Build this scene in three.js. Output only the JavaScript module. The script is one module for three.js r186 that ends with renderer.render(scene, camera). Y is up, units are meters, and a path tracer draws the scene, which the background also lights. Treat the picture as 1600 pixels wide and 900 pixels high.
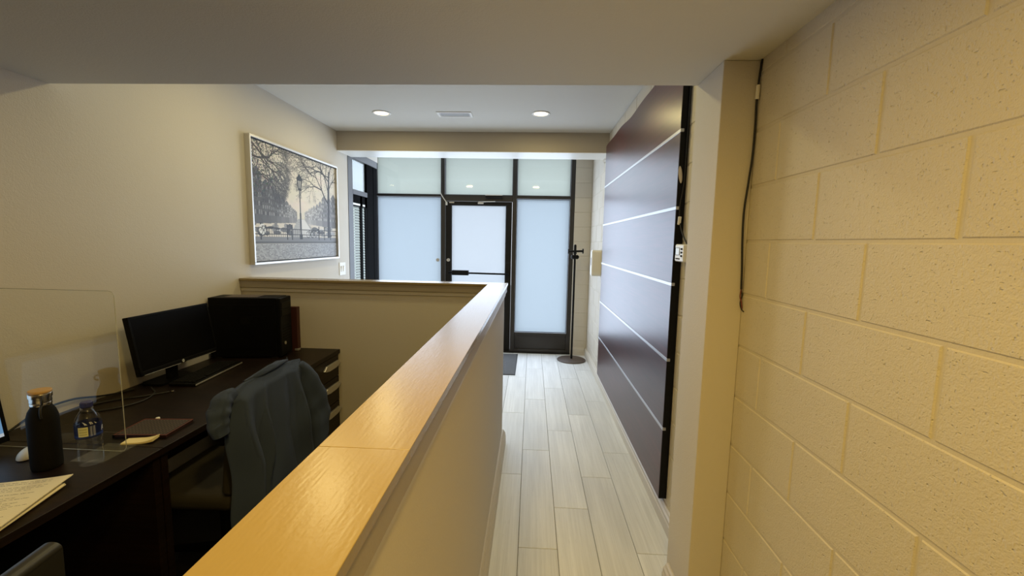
import * as THREE from 'three';
import { RoundedBoxGeometry } from 'three/addons/geometries/RoundedBoxGeometry.js';
import { mergeGeometries } from 'three/addons/utils/BufferGeometryUtils.js';
import { RectAreaLightUniformsLib } from 'three/addons/lights/RectAreaLightUniformsLib.js';

// ---------------------------------------------------------------- camera, sky, lights, exposure
const scene = new THREE.Scene();
const camera = new THREE.PerspectiveCamera(68.43, 16 / 9, 0.05, 200);
camera.rotation.order = 'YXZ';
camera.position.set(0, 1.615, 0);
camera.rotation.set(-0.109006, 0.0447647, 0.0196434);
scene.add(camera);

const SKY_STRENGTH = 1.75;
scene.background = new THREE.Color().setRGB(0.86, 0.93, 1.0);          // flat overcast sky
scene.backgroundIntensity = SKY_STRENGTH;
const LAMP_COLOUR = new THREE.Color().setRGB(1.0, 0.83, 0.37), REAR_COLOUR = new THREE.Color().setRGB(1.0, 0.667, 0.165);
const LAMP_POWER = 172, REAR_POWER = 370;                                                // radiance of each recessed lamp
RectAreaLightUniformsLib.init();
// lights added at the frosted entrance panes to boost their daylight: [x0, x1, y0, y1], the panes built below
const DAYLIGHT = new THREE.Color().setRGB(0.69, 0.81, 1.0), DAYLIGHT_POWER = 3.5;
for (const [x0, x1, y0, y1] of [[-2.235, -1.308, .30, 2.226], [-1.159, -.377, .28, 2.118], [-.226, .523, .306, 2.215], [-2.235, -1.308, 2.262, 2.79], [-1.248, -.288, 2.262, 2.79], [-.226, .523, 2.262, 2.79]]) {
  const l = new THREE.RectAreaLight(DAYLIGHT, DAYLIGHT_POWER * (y0 > 2 ? .7 : 1), x1 - x0, y1 - y0);
  l.name = 'added_window_light'; l.position.set((x0 + x1) / 2, (y0 + y1) / 2, -6.085); l.rotation.y = Math.PI; scene.add(l);
}

const renderer = new THREE.WebGLRenderer({ antialias: true });
renderer.toneMapping = THREE.LinearToneMapping;
renderer.toneMappingExposure = 1.0;
renderer.shadowMap.enabled = true;

// ---------------------------------------------------------------- helpers
let seed = 12345;
const rnd = () => { seed = (seed * 1664525 + 1013904223) >>> 0; return seed / 4294967296; };
const rr = (a, b) => a + (b - a) * rnd();
const V = (x, y, z) => new THREE.Vector3(x, y, z);
const counts = {};
function numbered(name) {
  const n = counts[name] = (counts[name] ?? -1) + 1;
  return n ? `${name}_${String(n).padStart(3, '0')}` : name;
}
function clean(g) {
  const out = g.index ? g.toNonIndexed() : g.clone();
  for (const k of Object.keys(out.attributes)) if (!['position', 'normal', 'uv'].includes(k)) out.deleteAttribute(k);
  if (!out.attributes.uv) out.setAttribute('uv', new THREE.BufferAttribute(new Float32Array(out.attributes.position.count * 2), 2));
  out.clearGroups?.(); out.groups = [];
  return out;
}
function metreUV(g, ou = 0, ov = 0) {                                   // uv in metres from the way each face points
  const p = g.attributes.position, n = g.attributes.normal, uv = new Float32Array(p.count * 2);
  for (let i = 0; i < p.count; i++) {
    const ax = Math.abs(n.getX(i)), ay = Math.abs(n.getY(i)), az = Math.abs(n.getZ(i));
    let u, v;
    if (ay >= ax && ay >= az) { u = p.getX(i); v = p.getZ(i); } else if (ax >= az) { u = p.getZ(i); v = p.getY(i); } else { u = p.getX(i); v = p.getY(i); }
    uv[i * 2] = u + ou; uv[i * 2 + 1] = v + ov;
  }
  g.setAttribute('uv', new THREE.BufferAttribute(uv, 2));
  return g;
}
const merge = (gs) => { const l = (Array.isArray(gs) ? gs : [gs]).map(clean); return l.length > 1 ? mergeGeometries(l) : l[0]; };
function obj(name, gs, mat, parent = scene, data) {
  const m = new THREE.Mesh(merge(gs), mat);
  m.name = parent === scene ? numbered(name) : name;
  m.castShadow = m.receiveShadow = true;
  if (data) Object.assign(m.userData, data);
  parent.add(m);
  return m;
}
function thing(name, label, category, pos = [0, 0, 0], ry = 0, group) {
  const o = new THREE.Group(); o.name = numbered(name); scene.add(o);
  o.position.set(...pos); o.rotation.y = ry;
  o.userData = { label, category }; if (group) o.userData.group = group;
  return o;
}
function structure(name) { const o = new THREE.Group(); o.name = name; o.userData = { kind: 'structure' }; scene.add(o); return o; }
function tag(o, label, category, group) { Object.assign(o.userData, { label, category }); if (group) o.userData.group = group; return o; }
const T4 = (g, x = 0, y = 0, z = 0, rx = 0, ry = 0, rz = 0) => {
  g.applyMatrix4(new THREE.Matrix4().compose(V(x, y, z), new THREE.Quaternion().setFromEuler(new THREE.Euler(rx, ry, rz)), V(1, 1, 1))); return g;
};
// box between two corners, edges rounded by r
function bx(x0, x1, y0, y1, z0, z1, r = 0.003, seg = 2) {
  const w = x1 - x0, h = y1 - y0, d = z1 - z0; r = Math.min(r, w * .45, h * .45, d * .45);
  const g = r > 0 ? clean(new RoundedBoxGeometry(w, h, d, seg, r)) : clean(new THREE.BoxGeometry(w, h, d));
  g.translate((x0 + x1) / 2, (y0 + y1) / 2, (z0 + z1) / 2);
  return metreUV(g);
}
const cyl = (r0, r1, h, x, y, z, seg = 32) => T4(new THREE.CylinderGeometry(r0, r1, h, seg), x, y + h / 2, z);
function bar(a, b, r, seg = 12, r2 = r) {                                // straight round bar
  const d = new THREE.Vector3().subVectors(b, a), g = new THREE.CylinderGeometry(r2, r, d.length(), seg);
  g.translate(0, d.length() / 2, 0);
  g.applyQuaternion(new THREE.Quaternion().setFromUnitVectors(V(0, 1, 0), d.clone().normalize()));
  g.translate(a.x, a.y, a.z); return g;
}
const curve = (pts) => new THREE.CatmullRomCurve3(pts.map((p) => V(...p)));
const tube = (pts, r, n = 48, seg = 10) => new THREE.TubeGeometry(curve(pts), n, r, seg, false);
const lathe = (pts, seg = 48) => new THREE.LatheGeometry(pts.map(([x, y]) => new THREE.Vector2(x, y)), seg);
function extrude(pts, depth, bevel = 0) {
  const s = new THREE.Shape(pts.map(([x, y]) => new THREE.Vector2(x, y)));
  return new THREE.ExtrudeGeometry(s, { depth, bevelEnabled: bevel > 0, bevelThickness: bevel, bevelSize: bevel, bevelSegments: 2, curveSegments: 16 });
}
function roundRect(w, h, r) {
  const s = new THREE.Shape(), x = -w / 2, y = -h / 2;
  s.moveTo(x + r, y); s.lineTo(x + w - r, y); s.quadraticCurveTo(x + w, y, x + w, y + r); s.lineTo(x + w, y + h - r); s.quadraticCurveTo(x + w, y + h, x + w - r, y + h);
  s.lineTo(x + r, y + h); s.quadraticCurveTo(x, y + h, x, y + h - r); s.lineTo(x, y + r); s.quadraticCurveTo(x, y, x + r, y); return s;
}
// a slab with chamfered face: quad outline in the (u, v) plane, rises along w; axes: 'x-' faces -x, 'y+' faces +y, 'z+' faces +z
function pillow(u0, u1, v0, v1, depth, ch, axis, jit = 0) {
  const j = () => (rnd() - .5) * 2 * jit;
  const o = [[u0, v0], [u1, v0], [u1, v1], [u0, v1]].map(([u, v]) => [u + j(), v + j()]);
  const sgn = [[1, 1], [-1, 1], [-1, -1], [1, -1]];
  const inn = o.map(([u, v], i) => [u + sgn[i][0] * ch, v + sgn[i][1] * ch, depth]), mid = o.map(([u, v]) => [u, v, depth - ch]), bot = o.map(([u, v]) => [u, v, 0]);
  const P = [];
  const quad = (a, b, c, d) => P.push(a, b, c, a, c, d);
  quad(...inn);
  for (let i = 0; i < 4; i++) { const k = (i + 1) % 4; quad(mid[i], mid[k], inn[k], inn[i]); quad(bot[i], bot[k], mid[k], mid[i]); }
  const arr = [];
  for (const [u, v, w] of P) arr.push(...(axis === 'x-' ? [-w, v, u] : axis === 'y+' ? [u, w, -v] : [u, v, w]));
  const g = new THREE.BufferGeometry(); g.setAttribute('position', new THREE.Float32BufferAttribute(arr, 3));
  g.computeVertexNormals();
  return metreUV(g, rnd() * 3, rnd() * 3);
}

// ---------------------------------------------------------------- textures
function lattice(px, py, s) { const a = new Float32Array(px * py); let q = s * 7919 + 17; for (let i = 0; i < a.length; i++) { q = (q * 1664525 + 1013904223) >>> 0; a[i] = q / 4294967296; } return { a, px, py }; }
function noiseAt(L, u, v) {                                              // periodic value noise, u and v in 0..1
  const x = u * L.px, y = v * L.py, xi = Math.floor(x), yi = Math.floor(y); let fx = x - xi, fy = y - yi; fx = fx * fx * (3 - 2 * fx); fy = fy * fy * (3 - 2 * fy);
  const x0 = ((xi % L.px) + L.px) % L.px, x1 = (x0 + 1) % L.px, y0 = (((yi % L.py) + L.py) % L.py) * L.px, y1 = ((((yi + 1) % L.py) + L.py) % L.py) * L.px;
  return (L.a[y0 + x0] * (1 - fx) + L.a[y0 + x1] * fx) * (1 - fy) + (L.a[y1 + x0] * (1 - fx) + L.a[y1 + x1] * fx) * fy;
}
function dataTex(w, h, f, { srgb = false, rx = 1, ry = 1 } = {}) {       // f(u, v) -> grey or [r, g, b], 0..1; repeats every rx by ry metres
  const d = new Uint8Array(w * h * 4);
  for (let j = 0; j < h; j++) for (let i = 0; i < w; i++) {
    const c = f(i / w, j / h), k = (j * w + i) * 4, a = Array.isArray(c);
    for (let n = 0; n < 3; n++) d[k + n] = Math.max(0, Math.min(255, (a ? c[n] : c) * 255)); d[k + 3] = 255;
  }
  const t = new THREE.DataTexture(d, w, h); t.wrapS = t.wrapT = THREE.RepeatWrapping; t.magFilter = THREE.LinearFilter; t.minFilter = THREE.LinearMipmapLinearFilter; t.generateMipmaps = true;
  if (srgb) t.colorSpace = THREE.SRGBColorSpace;
  t.repeat.set(1 / rx, 1 / ry); t.needsUpdate = true; return t;
}
function fbm(list) { const Ls = list.map(([px, py, w], i) => [lattice(px, py, i + 1 + px), w]); return (u, v) => { let s = 0, t = 0; for (const [L, w] of Ls) { s += noiseAt(L, u, v) * w; t += w; } return s / t; }; }
function canvasTex(w, h, draw) { const c = document.createElement('canvas'); c.width = w; c.height = h; draw(c.getContext('2d'), w, h); const t = new THREE.CanvasTexture(c); t.colorSpace = THREE.SRGBColorSpace; return t; }

const stippleN = fbm([[40, 40, .3], [120, 120, .6], [220, 220, .5]]);
const stippleTex = dataTex(512, 512, stippleN, { rx: .5, ry: .5 });
const pitA = fbm([[24, 24, .4], [90, 90, .7], [200, 200, .8], [330, 330, .6]]), pitB = lattice(150, 150, 91), pitC = lattice(60, 60, 37);
const blockTex = dataTex(1024, 1024, (u, v) => {
  let h = .55 + .45 * pitA(u, v); const q = noiseAt(pitB, u, v), r = noiseAt(pitC, u, v);
  if (q > .84) h -= (q - .84) * 3.2 * (r > .45 ? 1 : .3);
  return h;
}, { rx: .62, ry: .62 });
const brushN = fbm([[60, 14, .7], [120, 26, .9], [30, 8, .4], [160, 160, .5]]);
const brushTex = dataTex(512, 512, brushN, { rx: .4, ry: .6 });
const grainA = fbm([[60, 5, .5], [160, 9, .5], [400, 24, .35]]), grainB = fbm([[6, 3, 1], [14, 7, .6]]), grainC = lattice(300, 40, 5);
const tileTex = dataTex(1024, 1024, (u, v) => {
  const g = grainA(u, v), b = grainB(u, v), s = noiseAt(grainC, u, v);
  let k = .89 + (g - .5) * .10 + (b - .5) * .08; if (s > .8) k -= (s - .8) * .28 * b;
  return [k * .985, k * .995, k * 1.0];
}, { srgb: true, rx: .85, ry: 2.3 });
const tileBump = dataTex(512, 512, (u, v) => grainA(u, v), { rx: .85, ry: 2.3 });
const deskTex = dataTex(1024, 512, (u, v) => { const g = grainA(v, u), b = grainB(v, u), k = .72 + (g - .5) * .7 + (b - .5) * .35; return [.215 * k, .155 * k, .125 * k]; }, { srgb: true, rx: .8, ry: .5 });
const mahoganyTex = dataTex(1024, 512, (u, v) => { const g = grainA(v, u), b = grainB(v, u), k = .85 + (g - .5) * .35 + (b - .5) * .3; return [.30 * k, .125 * k, .135 * k]; }, { srgb: true, rx: 1.4, ry: .7 });
const weaveTex = dataTex(256, 256, (u, v) => .5 + .25 * Math.sin(u * 2 * Math.PI * 32) * Math.sin(v * 2 * Math.PI * 32) + .25 * Math.sin((u + v) * 2 * Math.PI * 16), { rx: .05, ry: .05 });
const matN = fbm([[120, 120, 1], [250, 250, 1]]);
const matTex = dataTex(512, 512, (u, v) => { const k = .26 + .34 * (matN(u, v) - .25); return [k, k * 1.01, k * 1.04]; }, { srgb: true, rx: .4, ry: .4 });

// ---------------------------------------------------------------- materials
const std = (o) => new THREE.MeshStandardMaterial(o);
const phys = (o) => new THREE.MeshPhysicalMaterial(o);
const lin = (r, g, b) => new THREE.Color().setRGB(r, g, b);
const PAINT = lin(.62, .575, .50);
const M = {
  wall: std({ color: PAINT, roughness: .7, bumpMap: stippleTex, bumpScale: .0005 }),
  ceiling: std({ color: lin(.66, .64, .58), roughness: .8, bumpMap: stippleTex, bumpScale: .0004 }),
  block: std({ color: lin(.62, .57, .485), roughness: .62, bumpMap: blockTex, bumpScale: .0040 }),
  mortar: std({ color: lin(.60, .55, .465), roughness: .7, bumpMap: stippleTex, bumpScale: .0008 }),
  trim: std({ color: lin(.60, .555, .48), roughness: .42, bumpMap: stippleTex, bumpScale: .0002 }),
  cap: phys({ color: lin(.275, .205, .09), roughness: .27, bumpMap: brushTex, bumpScale: .00028 }),
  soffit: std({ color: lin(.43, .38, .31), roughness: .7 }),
  grout: std({ color: lin(.17, .165, .155), roughness: .9 }),
  laminate: std({ color: lin(.085, .045, .03), roughness: .55, map: deskTex }),
  tiles: [1, .96, 1.04, .92].map((k) => std({ color: lin(k, k, k), map: tileTex, roughness: .5, bumpMap: tileBump, bumpScale: .0004 })),
  bronze: std({ color: lin(.035, .031, .028), roughness: .42, metalness: .25 }),
  bronzeDark: phys({ color: lin(.008, .007, .0065), roughness: .55, specularIntensity: .5 }),
  glass: phys({ color: lin(.97, .99, .98), roughness: .03, transmission: 1, thickness: 0, ior: 1.5 }),
  frost: phys({ color: lin(.66, .75, .88), roughness: 1, transmission: 1, thickness: 0, ior: 1.5 }),
  frostDoor: phys({ color: lin(.80, .84, .95), roughness: 1, transmission: 1, thickness: 0, ior: 1.5 }),
  frostTop: phys({ color: lin(.77, .83, .79), roughness: 1, transmission: 1, thickness: 0, ior: 1.5 }),
  aluminium: std({ color: lin(.46, .46, .47), roughness: .38, metalness: .9 }),
  silver: std({ color: lin(.62, .60, .57), roughness: .38, metalness: .75 }),
  steel: std({ color: lin(.70, .66, .60), roughness: .22, metalness: 1 }),
  mahogany: [1, .93, 1.06].map((k) => phys({ color: lin(k, k, k), map: mahoganyTex, roughness: .31 })),
  black: phys({ color: lin(.004, .0038, .0038), roughness: .5, specularIntensity: .35 }),
  blackSatin: phys({ color: lin(.003, .003, .0034), roughness: .5, specularIntensity: .22 }),
  blackMatte: phys({ color: lin(.005, .0047, .0045), roughness: .75, specularIntensity: .3 }),
  ironBrown: std({ color: lin(.10, .075, .06), roughness: .5, metalness: .3 }),
  white: std({ color: lin(.78, .76, .70), roughness: .4 }),
  ivory: std({ color: lin(.72, .68, .58), roughness: .4 }),
  desk: phys({ map: deskTex, color: lin(.50, .46, .43), roughness: .42, specularIntensity: .5 }),
  screenOff: phys({ color: lin(.002, .002, .0024), roughness: .35, specularIntensity: .16 }),
  jacket: std({ color: lin(.034, .053, .115), roughness: .95, bumpMap: weaveTex, bumpScale: .0006 }),
  seat: std({ color: lin(.020, .017, .013), roughness: .9, bumpMap: weaveTex, bumpScale: .0005 }),
  acrylic: phys({ color: lin(.96, .97, .95), roughness: .02, transmission: 1, thickness: 0, ior: 1.35 }),
  acrylicEdge: phys({ color: lin(.75, .76, .70), roughness: .25, transmission: .55, thickness: 0, ior: 1.45 }),
  pet: phys({ color: lin(.97, .98, .99), roughness: .04, transmission: 1, thickness: 0, ior: 1.4 }),
  blueCap: std({ color: lin(.03, .035, .17), roughness: .4 }),
  bamboo: std({ color: lin(.52, .33, .15), roughness: .55 }),
  rubber: std({ color: lin(.01, .01, .01), roughness: .6 }),
  mat: std({ map: matTex, roughness: .95, bumpMap: matTex, bumpScale: .004 }),
  postBlack: phys({ color: lin(.004, .004, .004), roughness: 1, specularIntensity: .08 }),
  frostSide: phys({ color: lin(.22, .25, .245), roughness: 1, transmission: 1, thickness: 0, ior: 1.5 }),
  fascia: std({ color: lin(.33, .28, .21), roughness: .45, bumpMap: stippleTex, bumpScale: .0002 }),
  slat: phys({ color: lin(.58, .63, .60), roughness: .9, transmission: .4, thickness: 0 }),
  pavement: std({ color: lin(.42, .42, .42), roughness: .9 }),
  concrete: std({ color: lin(.45, .45, .44), roughness: .9 }),
  paper: std({ color: lin(.80, .76, .64), roughness: .85 }),
  yellow: std({ color: lin(.82, .70, .36), roughness: .85 }),
  red: std({ color: lin(.05, .011, .008), roughness: .6 }),
  lens: std({ color: lin(.8, .75, .65), emissive: lin(1, .74, .40), emissiveIntensity: 4.0, roughness: .5 }),
  chip: std({ color: lin(.62, .55, .45), roughness: .9 }),
};

// ---------------------------------------------------------------- setting: dimensions (metres, floor at y = 0, camera at x = z = 0)
const XL = -2.225, XR = .82, ZF = -6.11, ZB = 3.4, HC = 2.813, HL = 2.292, ZH = -1.927, ZJ = -1.668, XJ = .688;

// floor: tiles one by one in the hall and entrance, dark flooring in the desk bay
const floor = structure('floor');
obj('floor_slab', bx(XL - .2, XR + .2, -.2, -.006, -6.2, ZB + .2, 0), M.grout, floor);
obj('laminate_flooring', bx(XL, -.25, -.006, .001, -3.2, ZB, 0), M.laminate, floor);
const TW = .208, TL = 1.07;
for (let k = -11; k <= 4; k++) {
  const x0 = Math.max(-.034 + TW * (k - 1), XL), x1 = Math.min(-.034 + TW * k, XR);
  const zNear = x1 < -.24 ? -3.22 : ZB, off = -2.09 - (((k - 1) % 3 + 3) % 3) * (TL / 3);
  for (let n = -6; n <= 6; n++) {
    const a = Math.min(off - TL * n, zNear), b = Math.max(off - TL * (n + 1), -6.06);
    if (a - b < .04 || x1 - x0 < .02) continue;
    const g = pillow(x0 + .0015, x1 - .0015, -(a - .0015), -(b + .0015), .006, .0012, 'y+');
    g.translate(0, -.006, 0);
    obj('tile', g, M.tiles[Math.floor(rnd() * 4)], floor);
  }
}

// right wall: backing plus one mesh per concrete block
const wallR = structure('wall_right');
obj('mortar', bx(XR + .0030, XR + .2, 0, HC + .1, ZF - .2, ZB + .2, 0), M.mortar, wallR);
const BL = .4227, BH = .2032;
const blockGeos = {};
function blockGeo(len, h) {
  const key = `${len.toFixed(3)}_${h.toFixed(3)}`; const list = blockGeos[key] ??= [];
  if (list.length < 9) { const g = pillow(0, len, 0, h, .03, .0035, 'x-', .0012); list.push(g); return g; }
  return list[Math.floor(rnd() * 9)];
}
for (let c = 0; c < 14; c++) {
  const y0 = Math.max(.0074 + BH * c + .004, 0), y1 = Math.min(.0074 + BH * (c + 1) - .004, HC), zs = c % 2 ? -1.083 : -1.283;
  for (let n = -4; n <= 12; n++) {
    const a = Math.max(zs - BL * n - BL + .004, ZF + .06), b = Math.min(zs - BL * n - .004, ZB);
    if (b - a < .03) continue;
    const m = new THREE.Mesh(blockGeo(b - a, y1 - y0), M.block); m.name = 'concrete_block'; m.castShadow = m.receiveShadow = true;
    m.position.set(XR + .03, y0, a); wallR.add(m);
  }
}
// the block return between entrance glazing and right wall
const wallF = structure('wall_front');
obj('mortar', bx(.588, XR + .004, 0, HC, ZF - .1, -6.0545, 0), M.mortar, wallF);
for (let c = 0; c < 14; c++) {
  const y0 = Math.max(.0074 + BH * c + .003, 0), y1 = Math.min(.0074 + BH * (c + 1) - .003, HC);
  obj('concrete_block', T4(pillow(.586, XR - .002, y0, y1, .03, .003, 'z+', .0008), 0, 0, -6.08), M.block, wallF);
}
obj('lintel', bx(XL - .2, XR + .2, 2.81, 3.0, ZF - .16, ZF + .06, 0), M.concrete, wallF);

const wallL = structure('wall_left');
obj('drywall', bx(XL - .15, XL, 0, HC + .1, -5.09, ZB + .2, .002), M.wall, wallL);
obj('drywall_above_glazing', bx(XL - .15, XL, 2.69, HC + .1, -6.2, -5.09, .002), M.wall, wallL);
const wallB = structure('wall_back');
obj('drywall', bx(XL - .2, XR + .2, 0, HL + .1, ZB, ZB + .2, 0), M.wall, wallB);
// jamb where the low ceiling meets the block wall
const wallJ = structure('wall_jamb');
obj('drywall', bx(XJ, XR, 0, HL, ZH, ZJ, .004), M.wall, wallJ);

const ceil = structure('ceiling');
obj('ceiling_slab', bx(XL - .2, XR + .2, HC, HC + .2, -6.2, ZH, 0), M.ceiling, ceil);
obj('dropped_ceiling', bx(XL - .2, XR + .2, HL, HC + .2, ZH, ZB + .2, .003), M.ceiling, ceil);
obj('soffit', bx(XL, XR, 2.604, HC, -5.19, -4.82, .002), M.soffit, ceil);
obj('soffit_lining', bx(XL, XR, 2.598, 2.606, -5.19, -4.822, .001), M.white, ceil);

// half wall: an L round the desk bay
const WH = 1.297, FX = -.203, DX = -.296, CXR = -.178, CXL = -.3207, ZE = -3.255, ZC0 = -3.115, ZC1 = -3.258;
const half = structure('wall_half');
obj('drywall', [bx(DX, FX, 0, WH - .016, ZE + .012, ZB, .002), bx(XL, DX, 0, WH - .016, ZE + .012, ZC0 - .025, .002)], M.wall, half);
const joints = [ZB, -.606, ZE - .003];                                   // the cap is of boards butted end to end
for (let i = 0; i < 2; i++) obj('cap_board', bx(CXL, CXR, WH - .018, WH, joints[i + 1] + .0001, joints[i] - .0001, .0012, 3), M.cap, half);
obj('cap_board', bx(XL, CXL - .0006, WH - .018, WH, ZC1, ZC0, .003, 3), M.cap, half);
obj('fascia', [bx(FX - .001, CXR - .006, WH - .07, WH - .018, ZE, ZB, .003), bx(CXL + .006, DX + .001, WH - .07, WH - .018, ZC0 - .006, ZB, .003), bx(XL, DX, WH - .07, WH - .018, ZC0 - .026, ZC0 - .006, .003), bx(CXL + .006, CXR - .006, WH - .07, WH - .018, ZE, ZE + .014, .003)], M.fascia, half);
obj('cove', [bx(FX - .001, FX + .009, WH - .10, WH - .07, ZE + .004, ZB, .004, 3), bx(DX - .009, DX + .001, WH - .10, WH - .07, ZC0 - .016, ZB, .004, 3), bx(XL, DX, WH - .10, WH - .07, ZC0 - .026, ZC0 - .015, .004, 3)], M.trim, half);

// baseboards: one profile swept along each wall
const baseProfile = [[0, 0], [.030, 0], [.030, .062], [.026, .068], [.026, .086], [.018, .094], [.014, .104], [.006, .110], [0, .110]];
function baseGeo(len, nx, nz) {                                          // stands on the plane it faces away from; (nx, nz) is the way it faces
  const g = extrude(baseProfile, len, 0);
  const m = new THREE.Matrix4().makeBasis(V(nx, 0, nz), V(0, 1, 0), V(-nz, 0, nx)); g.applyMatrix4(m); return metreUV(clean(g));
}
function baseboard(name, gs) { const o = obj(name, gs, M.trim); o.userData.kind = 'structure'; o.name = name; return o; }
baseboard('baseboard_right', [T4(baseGeo(6.05 - 2.45, -1, 0), XR, 0, -2.45), T4(baseGeo(2.448 - 1.927, -1, 0), XR, 0, -1.927)]);
baseboard('baseboard_front', T4(baseGeo(.2, 0, 1), .79, 0, -6.05).rotateY(0));
baseboard('baseboard_jamb', [T4(baseGeo(ZJ + .03 - (ZH + .03), -1, 0), XJ, 0, ZJ + .03), T4(baseGeo(XR - XJ, 0, 1), XR, 0, ZJ)]);
baseboard('baseboard_half', [T4(baseGeo(ZB - ZE, 1, 0), FX, 0, ZE - .012)]);
baseboard('baseboard_left', T4(baseGeo(5.05 - 3.27, 1, 0), XL, 0, -5.05));

// ---------------------------------------------------------------- entrance glazing
const FZ0 = ZF - .06, FZ1 = ZF + .05;                                    // frame depth
function glazed(w, x0, x1, y0, y1, film) {
  const inside = y0 < 2;                                                // lower panes carry their film on the room side
  obj('pane', bx(x0 - .005, x1 + .005, y0 - .005, y1 + .005, ZF + .002, ZF + .008, 0), M.glass, w);
  obj('frosted_film', T4(new THREE.PlaneGeometry(x1 - x0 + .01, y1 - y0 + .01), (x0 + x1) / 2, (y0 + y1) / 2, inside ? ZF + .010 : ZF - .002), film, w);
  obj('gasket', [bx(x0 - .002, x0 + .006, y0, y1, ZF + .008, ZF + .016, .002), bx(x1 - .006, x1 + .002, y0, y1, ZF + .008, ZF + .016, .002), bx(x0, x1, y0 - .002, y0 + .006, ZF + .008, ZF + .016, .002), bx(x0, x1, y1 - .006, y1 + .002, ZF + .008, ZF + .016, .002)], M.bronzeDark, w);
}
const fr = (x0, x1, y0, y1) => bx(x0, x1, y0, y1, FZ0, FZ1, .004);
const X1 = -1.308, X2 = -1.248, X3 = -.288, X4 = -.226, X5 = .523, X6 = .586, TB0 = 2.175, TB1 = 2.262, WT = 2.79;
const w1 = structure('window_1');
obj('mullion', [fr(-2.285, -2.235, 0, WT + .02), fr(X1, X2, 0, WT + .02)], M.bronze, w1);
obj('transom_bar', fr(-2.235, X1, 2.226, TB1), M.bronze, w1);
obj('bottom_rail', [fr(-2.235, X1, .03, .30), fr(-2.235, X1, WT, WT + .02)], M.bronze, w1);
glazed(w1, -2.235, X1, .30, 2.226, M.frost); glazed(w1, -2.235, X1, TB1, WT, M.frostTop);
obj('lock_disc', T4(new THREE.CylinderGeometry(.024, .026, .012, 24), -1.36, 1.331, ZF + .014, Math.PI / 2), M.silver, w1);
const w2 = structure('window_2');
obj('transom_bar', [fr(X2, X3, TB0, TB1), fr(X2, X3, WT, WT + .02)], M.bronze, w2);
glazed(w2, X2, X3, TB1, WT, M.frostTop);
const w3 = structure('window_3');
obj('mullion', [fr(X3, X4, 0, WT + .02), fr(X5, X6, 0, WT + .02)], M.bronze, w3);
obj('transom_bar', fr(X4, X5, 2.215, TB1), M.bronze, w3);
obj('bottom_rail', [fr(X4, X5, .265, .306), fr(X4, X5, .02, .06), fr(X4, X5, WT, WT + .02)], M.bronze, w3);
obj('kick_panel', bx(X4, X5, .06, .265, ZF - .02, ZF + .025, .002), M.bronze, w3);
glazed(w3, X4, X5, .306, 2.215, M.frost); glazed(w3, X4, X5, TB1, WT, M.frostTop);

const d1 = structure('door_1');
const DL = X2 + .006, DR = X3 - .006, DT = TB0 - .006, GL = -1.159, GR = -.377, GT = 2.118;
const dz = (x0, x1, y0, y1, r = .004) => bx(x0, x1, y0, y1, ZF - .025, ZF + .03, r);
obj('stile', dz(DL, GL, .02, DT), M.bronzeDark, d1); obj('stile', dz(GR, DR, .02, DT), M.bronzeDark, d1);
obj('top_rail', dz(GL, GR, GT, DT), M.bronzeDark, d1); obj('bottom_rail', dz(GL, GR, .02, .28), M.bronzeDark, d1);
glazed(d1, GL, GR, .28, GT, M.frostDoor);
const pb = obj('push_bar', [bar(V(-1.19, 1.157, ZF + .085), V(-.33, 1.150, ZF + .085), .013), bar(V(-1.18, 1.157, ZF + .02), V(-1.18, 1.157, ZF + .09), .012), bar(V(-.34, 1.15, ZF + .02), V(-.34, 1.15, ZF + .09), .012)], M.blackSatin, d1);
obj('latch_box', bx(-1.135, -.895, 1.122, 1.194, ZF + .045, ZF + .115, .008), M.black, pb);
obj('lock_cylinder', T4(new THREE.CylinderGeometry(.022, .024, .03, 24), -1.2, 1.335, ZF + .04, Math.PI / 2), M.silver, d1);
obj('closer_arm', [bar(V(-.77, 2.165, ZF + .05), V(-.53, 2.172, ZF + .075), .006), bx(-.78, -.70, 2.138, 2.158, ZF + .028, ZF + .052, .004)], M.silver, d1);
obj('closer_body', bx(-.67, -.43, 2.215, 2.262, FZ1, FZ1 + .045, .006), M.bronzeDark, d1);
obj('closer_cover', bx(-.67, -.43, 2.250, 2.264, FZ1 + .004, FZ1 + .05, .004), M.silver, d1);
obj('hinge', bx(-1.19, -1.12, 2.145, 2.16, ZF + .03, ZF + .04, .002), M.silver, d1);
obj('threshold', bx(X2, X6, 0, .022, ZF - .08, ZF + .07, .006), M.bronzeDark, d1);

// side glazing at the end of the left wall: frosted transom over a dark glazed door with a slatted blind
const w4 = structure('window_4');
const sx = (z0, z1, y0, y1, a = -.07, b = .004) => bx(XL + a, XL + b, y0, y1, z0, z1, .004);
obj('mullion', sx(-5.225, -5.09, 0, 2.69, -.1), M.bronze, w4);
obj('mullion', sx(-5.92, -5.69, 0, 2.69, -.09, -.004), M.postBlack, w4); obj('mullion', sx(-6.058, -5.92, 0, 2.69, -.09, 0), M.postBlack, w4);  // near-black colour puts the shade on these recessed mullions into the material
obj('transom_bar', [sx(-5.69, -5.225, 2.165, 2.225), sx(-6.06, -5.09, 2.60, 2.69, -.1, .006)], M.bronze, w4);
obj('pane', bx(XL - .03, XL - .024, 2.225, 2.60, -5.69, -5.225, 0), M.glass, w4);
obj('frosted_film', T4(new THREE.PlaneGeometry(.465, .375), XL - .034, 2.4125, -5.4575, 0, Math.PI / 2), M.frostSide, w4);
const d2 = structure('door_2');
obj('top_rail', sx(-5.69, -5.225, 2.02, 2.165, -.08, -.005), M.postBlack, d2);
obj('stile', sx(-5.535, -5.455, .02, 2.165, -.08, -.005), M.postBlack, d2);
obj('stile', sx(-5.69, -5.615, .02, 2.165, -.08, -.005), M.postBlack, d2);
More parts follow.
